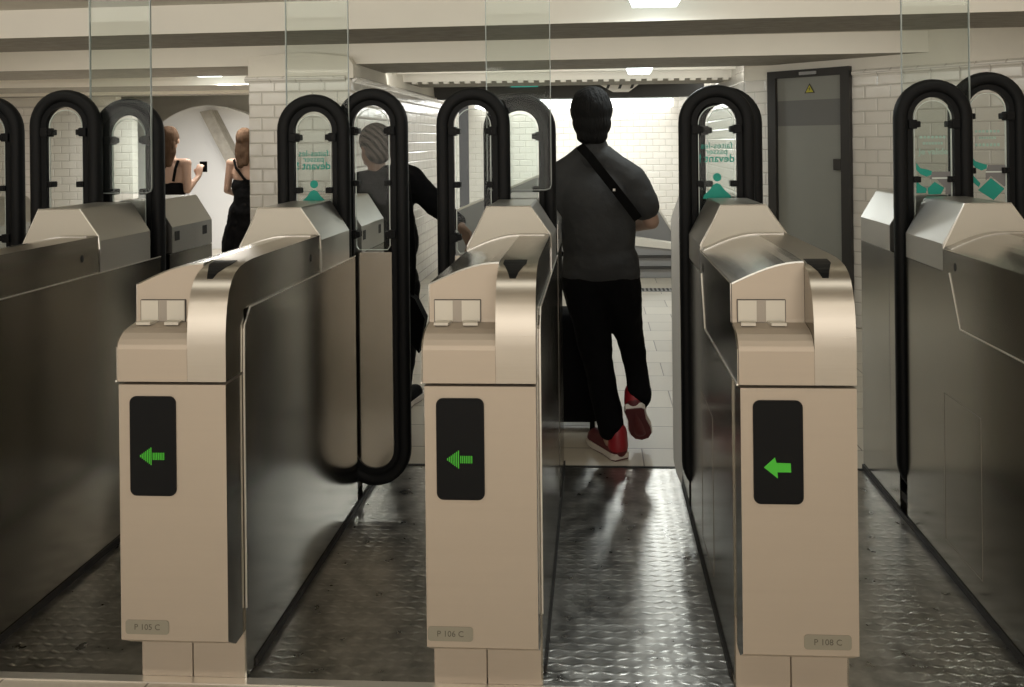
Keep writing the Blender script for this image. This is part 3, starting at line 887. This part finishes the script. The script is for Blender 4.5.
def shoe(name, heel, toe, upn, parent, mats, s=1.0):
    """sneaker between heel and toe points, upn = up direction"""
    heel, toe, upn = Vector(heel), Vector(toe), Vector(upn).normalized()
    d = (toe - heel).normalized(); L = (toe - heel).length
    pr = [('c', heel + d * .035 + upn * .045, heel + d * .05 + upn * .095, .048, .045), ('c', heel + d * .04 + upn * .045, toe - d * .06 + upn * .035, .047, .047),
          ('c', heel + d * .09 + upn * .08, toe - d * .09 + upn * .045, .034, .032)]
    o = fuse(name, pr, .007, mats[0], parent, 3)
    side = d.cross(upn).normalized()
    # sole: outline prism
    outl = [(-.0, .036), (.02, .047), (.10, .044), (.18, .056), (.23, .054), (.27, .034), (.285, 0), (.27, -.032), (.23, -.048), (.18, -.051), (.10, -.042), (.02, -.047), (0, -.036)]
    k = L / .285
    def slab(z0, z1, grow, mm, nm):
        bm = bmesh.new()
        A = [bm.verts.new(heel + d * a * k + side * b * grow + upn * z0) for a, b in outl]; B = [bm.verts.new(heel + d * a * k + side * b * grow + upn * z1) for a, b in outl]
        bm.faces.new(A); bm.faces.new(B[::-1])
        for i in range(len(A)): bm.faces.new((A[i], B[i], B[(i + 1) % len(A)], A[(i + 1) % len(A)]))
        obj(nm, bm, mm, o)
    slab(.004, .030, 1.06, M['sole'], 'sole'); slab(-.001, .0045, .97, M['solered'], 'outsole')
    pr = [('c', heel + d * .035 + upn * .055, heel + d * .04 + upn * .118, .050, .048), ('c', heel + d * .05 + upn * .10, heel + d * .10 + upn * .095, .048, .036)]
    fuse('collar', pr, .008, mats[1], o, 2)
    return o

# man in charcoal, mid-stride, seen from behind
g = empty('person', (0.02, 3.86, 0), 'man in charcoal t-shirt and black trousers walking away, black strap across his back', 'person')
g_loc = Vector(g.location)
def L_(v): return Vector(v) - g_loc
def PL(u, v, Y): return P(u, v, Y) - g_loc
Yb = 3.88
hd = PL(592, 118, Yb + .02)
neck = PL(594, 152, Yb); 
shL = PL(557, 178, Yb); shR = PL(634, 180, Yb)
elR = PL(651, 221, Yb + .02); wrR = PL(628, 228, Yb + .24)
elL = shL + Vector((-.03, .02, -.27)); wrL = elL + Vector((-.0, .16, -.18))
pel = PL(601, 278, Yb)
hipL = pel + Vector((-.085, 0, -.03)); hipR = pel + Vector((.085, 0, -.03))
knL = PL(597, 355, Yb + .02); anL = PL(611, 440, Yb - .08)
knR = PL(633, 350, Yb + .10); anR = PL(640, 405, Yb - .05)
pr = head_prims(hd, 1.02)
pr += [('c', hd + Vector((0, -.0, -.07)), neck + Vector((0, .01, -.06)), .052, .055), ('c', shL, shR, .055, .055), ('c', neck + Vector((0, .01, -.16)), pel, .09, .10), ('c', shR, elR, .05, .042), ('c', elR, wrR, .040, .027),
       ('c', shL, elL, .05, .042), ('c', elL, wrL, .040, .027), ('c', hipL, knL, .08, .055), ('c', knL, anL, .052, .036), ('c', hipR, knR, .08, .055), ('c', knR, anR, .052, .036)]
hand(pr, wrR, (-.25, 1, .1), (-.9, -.2, .4)); hand(pr, wrL, (.1, .6, -.8), (.9, .3, .2))
body = fuse('body', pr, .009, M['skin'], g, 2)
eyes(hd, 1.02, 0, g)
hp = [('e', hd + Vector((0, -.018, .040)), (.104, .118, .116)), ('e', hd + Vector((0, -.045, -.025)), (.095, .085, .090)), ('e', hd + Vector((-.02, .02, .10)), (.07, .07, .05)), ('c', hd + Vector((-.035, -.07, -.085)), hd + Vector((.035, -.07, -.085)), .042, .042)]
fuse('hair', hp, .008, M['hair'], g, 2, .012)
tc = (shL + shR) / 2
sh = [('c', neck + Vector((-.03, 0, -.02)), shL + Vector((.02, 0, .0)), .068, .078), ('c', neck + Vector((.03, 0, -.02)), shR + Vector((-.02, 0, 0)), .068, .078),
      ('e', tc + Vector((0, 0, -.12)), (.195, .125, .20)), ('e', (tc + pel) / 2 + Vector((.0, 0, -.02)), (.183, .125, .25)), ('e', pel + Vector((0, 0, .08)), (.188, .13, .13)), ('c', pel + Vector((-.085, 0, .03)), pel + Vector((.085, 0, .03)), .108, .108),
      ('c', shR + Vector((-.01, 0, 0)), shR + (elR - shR) * .60, .074, .078), ('c', shL + Vector((.01, 0, 0)), shL + (elL - shL) * .9, .078, .080)]
fuse('t_shirt', sh, .011, M['shirt'], g, 6, .012)
fuse('collar', [('c', neck + Vector((-.03, -.01, -.03)), neck + Vector((.03, -.01, -.03)), .068, .068), ('c', neck + Vector((-.012, -.004, .0)), neck + Vector((.012, -.004, .022)), .066, .058)], .008, M['shirt'], g)
tr = [('c', hipL + Vector((0, 0, .03)), hipR + Vector((0, 0, .03)), .105, .105), ('c', hipL, knL, .110, .078), ('c', knL, anL + Vector((0, 0, .06)), .076, .064), ('c', hipR, knR, .108, .062), ('c', knR, anR + Vector((0, 0, .035)), .062, .056)]
fuse('trousers', tr, .011, M['black'], g, 3, .02)
# strap: ribbon lying on the back
sp = [PL(580, 146, Yb - .095), PL(590, 157, Yb - .130), PL(600, 170, Yb - .150), PL(616, 190, Yb - .158), PL(630, 208, Yb - .152), PL(638, 219, Yb - .140)]
bm = bmesh.new()
add_sweep(bm, sp, [(-.021, -.004), (.021, -.004), (.021, .004), (-.021, .004)], nrm=Vector((0, -1, 0)))
so = obj('strap', bm, M['strap'], g)
q = PL(614, 190, Yb - .166)
obj('buckle', box(q.x - .005, q.x + .006, q.y - .003, q.y + .001, q.z - .005, q.z + .006, .001), M['sole'], so)
gz = -g_loc.z
zf = lambda v: Vector((v.x, v.y, 0))
shoe('shoe', Vector((anL.x + .05, anL.y - .045, .002)), Vector((anL.x - .10, anL.y + .20, .002)), (0, 0, 1), g, (M['darkred'], M['red']), 1.1)
hr = PL(634, 409, Yb - .13); trr = PL(648, 445, Yb + .03); 
trr = Vector((hr.x + .045, hr.y + .165, hr.z - .205)); 
dv = (trr - hr).normalized()
upn = dv.cross(Vector((1, 0, 0))).normalized()
if upn.y < 0: upn = -upn
sr = shoe('shoe', hr + dv * -.0, trr, upn, g, (M['darkred'], M['red']))

# black suitcase standing ahead of him
q = P(584, 424, 4.25)
sc = empty('suitcase', (q.x - .04, 4.24, 0), 'black wheeled suitcase beside the left leg of the man in charcoal', 'suitcase')
obj('shell', box(-.15, .12, -.14, .14, .045, .60, .035), M['black'], sc, True)
for sx in (-.11, .085):
    for sy in (-.1, .1):
        bm = bmesh.new(); b_ = bmesh.ops.create_cone(bm, cap_ends=True, segments=16, radius1=.03, radius2=.03, depth=.025)
        for v in b_['verts']: v.co = Vector((v.co.z + sx, v.co.x + sy, v.co.y + .03))
        add_box(bm, sx - .012, sx + .012, sy - .015, sy + .015, .03, .07)
        obj('wheel', bm, M['rubber'], sc)
bm = bmesh.new()
add_box(bm, -.11, -.095, -.1, -.085, .6, .9); add_box(bm, .065, .08, -.1, -.085, .6, .9); add_box(bm, -.11, .08, -.11, -.075, .9, .925, .006)
obj('handle', bm, M['blackmetal'], sc)

# man in black crossing behind the closed wing
g = empty('person', (-1.28, 4.35, 0), 'person in black top with short hair, behind the closed wing of the second arrow-less aisle', 'person')
g['label'] = 'person in black with patterned hair behind the shut glass wing'
g_loc = Vector(g.location); Yb = 4.35
def PL(u, v, Y): return P(u, v, Y) - g_loc
hd = PL(375, 146, Yb); neck = PL(380, 172, Yb)
shL = PL(352, 188, Yb); shR = PL(408, 178, Yb)
elR = PL(437, 205, Yb + .02); wrR = PL(461, 226, Yb - .12)
elL = shL + Vector((-.06, .05, -.27)); wrL = elL + Vector((.05, .2, .02))
pel = PL(388, 285, Yb)
hipL = pel + Vector((-.08, 0, -.03)); hipR = pel + Vector((.08, 0, -.03))
knL = hipL + Vector((0, .05, -.38)); anL = Vector((knL.x, knL.y - .05, .09)); knR = hipR + Vector((-.02, .1, -.38)); anR = Vector((knR.x - .02, knR.y + .02, .09))
pr = head_prims(hd, 1.0, .9)
pr += [('c', hd + Vector((0, 0, -.07)), neck + Vector((0, 0, -.05)), .050, .054), ('c', shL, shR, .055, .055), ('c', neck + Vector((0, 0, -.16)), pel, .09, .10), ('c', shR, elR, .048, .04), ('c', elR, wrR, .038, .026), ('c', shL, elL, .048, .04), ('c', elL, wrL, .038, .026),
       ('c', hipL, knL, .08, .055), ('c', knL, anL, .052, .036), ('c', hipR, knR, .08, .055), ('c', knR, anR, .052, .036)]
hand(pr, wrR, (.5, -.2, -.8), (.6, -.6, .3)); hand(pr, wrL, (.2, 1, 0), (.9, 0, .3))
fuse('body', pr, .009, M['skin2'], g, 2)
eyes(hd, 1.0, .9, g)
# hair in tight rows
m_ = M['cap']; nt = m_.node_tree; wv = nt.nodes.new('ShaderNodeTexWave'); wv.inputs['Scale'].default_value = 14; wv.inputs['Distortion'].default_value = 2.5; wv.bands_direction = 'DIAGONAL'
tc_ = nt.nodes.new('ShaderNodeTexCoord'); nt.links.new(tc_.outputs['Object'], wv.inputs['Vector'])
mx = nt.nodes.new('ShaderNodeMix'); mx.data_type = 'RGBA'; mx.inputs['A'].default_value = (.02, .016, .014, 1); mx.inputs['B'].default_value = (.12, .095, .08, 1)
nt.links.new(wv.outputs['Fac'], mx.inputs['Factor']); nt.links.new(mx.outputs['Result'], nt.nodes['Principled BSDF'].inputs['Base Color'])
fuse('hair', [('e', hd + Vector((.012, -.02, .03)), (.086, .105, .100), (0, 0, .9)), ('e', hd + Vector((.03, -.035, -.03)), (.07, .075, .07), (0, 0, .9))], .008, M['cap'], g, 2)
tc = (shL + shR) / 2
sh = [('c', neck + Vector((-.02, 0, -.03)), shL, .065, .072), ('c', neck + Vector((.02, 0, -.02)), shR, .06, .075), ('e', tc + Vector((0, 0, -.12)), (.185, .12, .19)), ('e', (tc + pel) / 2 + Vector((.02, 0, -.03)), (.17, .12, .25)), ('c', pel + Vector((-.07, 0, .03)), pel + Vector((.07, 0, .03)), .105, .105),
      ('c', shR, elR, .080, .068), ('c', elR, wrR + (elR - wrR) * .15, .066, .045), ('c', shL, elL, .07, .06), ('c', elL, wrL, .058, .045)]
fuse('sweater', sh, .011, M['black'], g, 4, .02)
tr = [('c', hipL + Vector((0, 0, .03)), hipR + Vector((0, 0, .03)), .10, .10), ('c', hipL, knL, .095, .07), ('c', knL, anL, .07, .055), ('c', hipR, knR, .095, .07), ('c', knR, anR, .07, .055)]
fuse('trousers', tr, .011, M['black'], g, 3, .02)
for a_ in (anL, anR):
    shoe('shoe', Vector((a_.x, a_.y - .05, .002)), Vector((a_.x + .05, a_.y + .22, .002)), (0, 0, 1), g, (M['black'], M['black']))
# bag hanging at the hip
q = PL(412, 300, Yb - .30)
bg = empty('shoulder_bag', (q.x + g_loc.x, q.y + g_loc.y, q.z + g_loc.z), 'black pointed bag hanging at the hip of the person behind the glass wing', 'bag')
pts = [P(u, v, Yb - .30) for u, v in ((398, 285), (416, 298), (426, 318), (420, 352), (410, 338), (400, 345))]
bm = prism([(p.x - bg.location.x, p.z - bg.location.z) for p in pts], 'y', -.03, .05)
obj('pouch', bm, M['black'], bg)
add = [P(406, 166, Yb - .20), P(411, 215, Yb - .26), P(414, 260, Yb - .28), P(412, 302, Yb - .285)]
obj('bag_strap', add_sweep(bmesh.new(), [p - Vector(bg.location) for p in add], [(-.012, -.003), (.012, -.003), (.012, .003), (-.012, .003)], nrm=Vector((0, -1, 0))), M['strap'], bg)

# two women in black at the passage on the left
def woman(loc, label, hd_px, Yb, yaw, dress):
    g = empty('person', (loc[0], Yb, 0), label, 'person')
    gl = Vector(g.location)
    hd = P(hd_px[0], hd_px[1], Yb) - gl
    neck = hd + Vector((0, 0, -.16))
    shL = neck + Vector((-.155, 0, -.055)); shR = neck + Vector((.155, 0, -.055))
    pel = neck + Vector((0, 0, -.52))
    if dress:
        elL = shL + Vector((-.05, .02, -.27)); wrL = elL + Vector((.06, .2, -.08)); elR = shR + Vector((.04, 0, -.28)); wrR = elR + Vector((-.03, .15, -.18))
    else:
        elL = shL + Vector((-.05, 0, -.28)); wrL = elL + Vector((.03, .1, -.2)); elR = shR + Vector((.02, -.03, -.25)); wrR = elR + Vector((.045, .12, .12))
    hipL = pel + Vector((-.08, 0, 0)); hipR = pel + Vector((.08, 0, 0))
    knL = Vector((hipL.x + .01, .03, .48)); knR = Vector((hipR.x - .01, .06, .48)); anL = Vector((knL.x, 0, .08)); anR = Vector((knR.x, .02, .08))
    pr = head_prims(hd, .95, yaw)
    pr += [('c', hd + Vector((0, -.01, -.06)), neck, .045, .048), ('c', shL, shR, .045, .045), ('e', neck + Vector((0, 0, -.17)), (.135, .09, .16)), ('c', neck + Vector((0, 0, -.1)), pel, .085, .10), ('c', shL, elL, .042, .034), ('c', elL, wrL, .033, .022), ('c', shR, elR, .042, .034), ('c', elR, wrR, .033, .022),
           ('c', hipL, knL, .085, .052), ('c', knL, anL, .05, .034), ('c', hipR, knR, .085, .052), ('c', knR, anR, .05, .034),
           ('c', anL, Vector((anL.x, .12, .03)), .034, .028), ('c', anR, Vector((anR.x, .14, .03)), .034, .028)]
    hand(pr, wrL, (0, .6, -.6), (.9, 0, .2), .9); hand(pr, wrR, (.0, .3, 1) if not dress else (0, .6, -.6), (-.9, 0, .2), .9)
    fuse('body', pr, .010, M['skin'], g, 2)
    eyes(hd, .95, yaw, g)
    hp = [('e', hd + Vector((0, -.02, .03)), (.088, .105, .102)), ('e', hd + Vector((0, -.06, -.08)), (.085, .055, .14)), ('c', hd + Vector((-.03, -.06, -.13)), hd + Vector((-.02, -.085, -.24)), .05, .03), ('c', hd + Vector((.03, -.06, -.12)), hd + Vector((.03, -.085, -.22)), .05, .03)]
    fuse('hair', hp, .009, M['brown'], g, 2, .02)
    if dress:
        dp = [('e', neck + Vector((0, 0, -.30)), (.150, .105, .14)), ('c', neck + Vector((0, 0, -.33)), pel, .12, .135), ('c', pel + Vector((-.03, 0, .02)), pel + Vector((-.13, 0, -.36)), .13, .12), ('c', pel + Vector((.03, 0, .02)), pel + Vector((.13, 0, -.33)), .13, .12), ('c', pel, pel + Vector((0, .02, -.36)), .14, .16)]
        fuse('dress', dp, .011, M['black'], g, 3, .03)
        path = [neck + Vector((-.10, -.05, -.02)), neck + Vector((-.06, -.095, -.10)), neck + Vector((.02, -.11, -.2)), neck + Vector((.09, -.10, -.27))]
    else:
        dp = [('e', neck + Vector((0, 0, -.30)), (.148, .103, .12)), ('c', neck + Vector((0, 0, -.30)), neck + Vector((0, 0, -.42)), .11, .11)]
        fuse('top', dp, .010, M['black'], g, 3)
        fuse('trousers', [('c', hipL + Vector((0, 0, .04)), hipR + Vector((0, 0, .04)), .10, .10), ('c', hipL, knL, .10, .08), ('c', knL, anL + Vector((0, 0, .04)), .08, .06), ('c', hipR, knR, .10, .08), ('c', knR, anR + Vector((0, 0, .04)), .08, .06)], .012, M['black'], g, 3)
        path = [neck + Vector((.10, -.045, -.03)), neck + Vector((.095, -.085, -.10)), neck + Vector((.08, -.10, -.22))]
    obj('strap', add_sweep(bmesh.new(), path, [(-.012, -.004), (.012, -.004), (.012, .004), (-.012, .004)], nrm=Vector((0, -1, 0))), M['strap'], g)
    return g, wrR + gl
q = P(246, 140, 7.7)
woman((q.x, 0), 'woman in a long black dress with crossed straps, half hidden by the tiled pillar', (246, 141), 7.7, -.3, True)
q = P(169, 139, 7.2)
gw, wr = woman((q.x + .06, 0), 'woman with long brown hair and bare arms in a black top, raising a phone', (170, 140), 7.2, .2, False)
ph = empty('phone', (wr.x + .01, wr.y + .075, wr.z + .06), 'small dark phone in the raised hand of the brown-haired woman', 'phone')
obj('case', box(-.035, .035, .0, .010, -.02, .08, .003), M['black'], ph)
obj('screen', box(-.031, .031, .0101, .011, -.016, .076), M['screen'], ph)

# ------------------------------------------------------------------ far furniture: grey sloping parapet and steel barrier post
def plan(pts, Y): return [(P(u, v, Y).x, max(0, P(u, v, Y).z)) for u, v in pts]
r = empty('stair_parapet', (P(600, 200, 9.4).x, 9.4, 0), 'grey sloping parapet standing before the far tiled wall', 'parapet')
pp = [(x - r.location.x, z) for x, z in plan([(455, 268), (455, 212), (540, 176), (652, 200), (676, 238), (676, 268)], 9.4)]
obj('panel', prism(pp, 'y', 0, .14), M['grey'], r)
cp = [Vector((x, .07, z + .01)) for x, z in pp[1:5]]
obj('coping', add_sweep(bmesh.new(), cp, [(-.012, -.08), (.012, -.08), (.012, .08), (-.012, .08)]), M['beam'], r)
gq = P(658, 288, 7.9)
r = empty('floor_grate', (gq.x, 8.0, 0), 'long narrow metal drain grate across the floor beyond the gates', 'grate')
obj('frame', box(-.9, .6, -.08, .08, 0, .006), M['grey'], r)
bm = bmesh.new()
for i in range(36): add_box(bm, -.89 + i * .041, -.87 + i * .041, -.065, .065, .0055, .009)
obj('bars', bm, M['seam'], r)
r = empty('low_barrier', (P(655, 270, 8.6).x, 8.75, 0), 'pale low barrier with two dark rails behind the man in charcoal', 'barrier')
obj('base', box(-.35, .3, -.05, .1, 0, .36, .01), M['grey'], r)
obj('top_plate', prism([(-.35, .37), (.3, .30), (.3, .36), (-.35, .46)], 'y', -.07, .1), M['beam'], r)
for z in (.10, .22): obj('rail', box(-.34, .3, -.075, -.051, z, z + .03), M['darkgrey'], r)
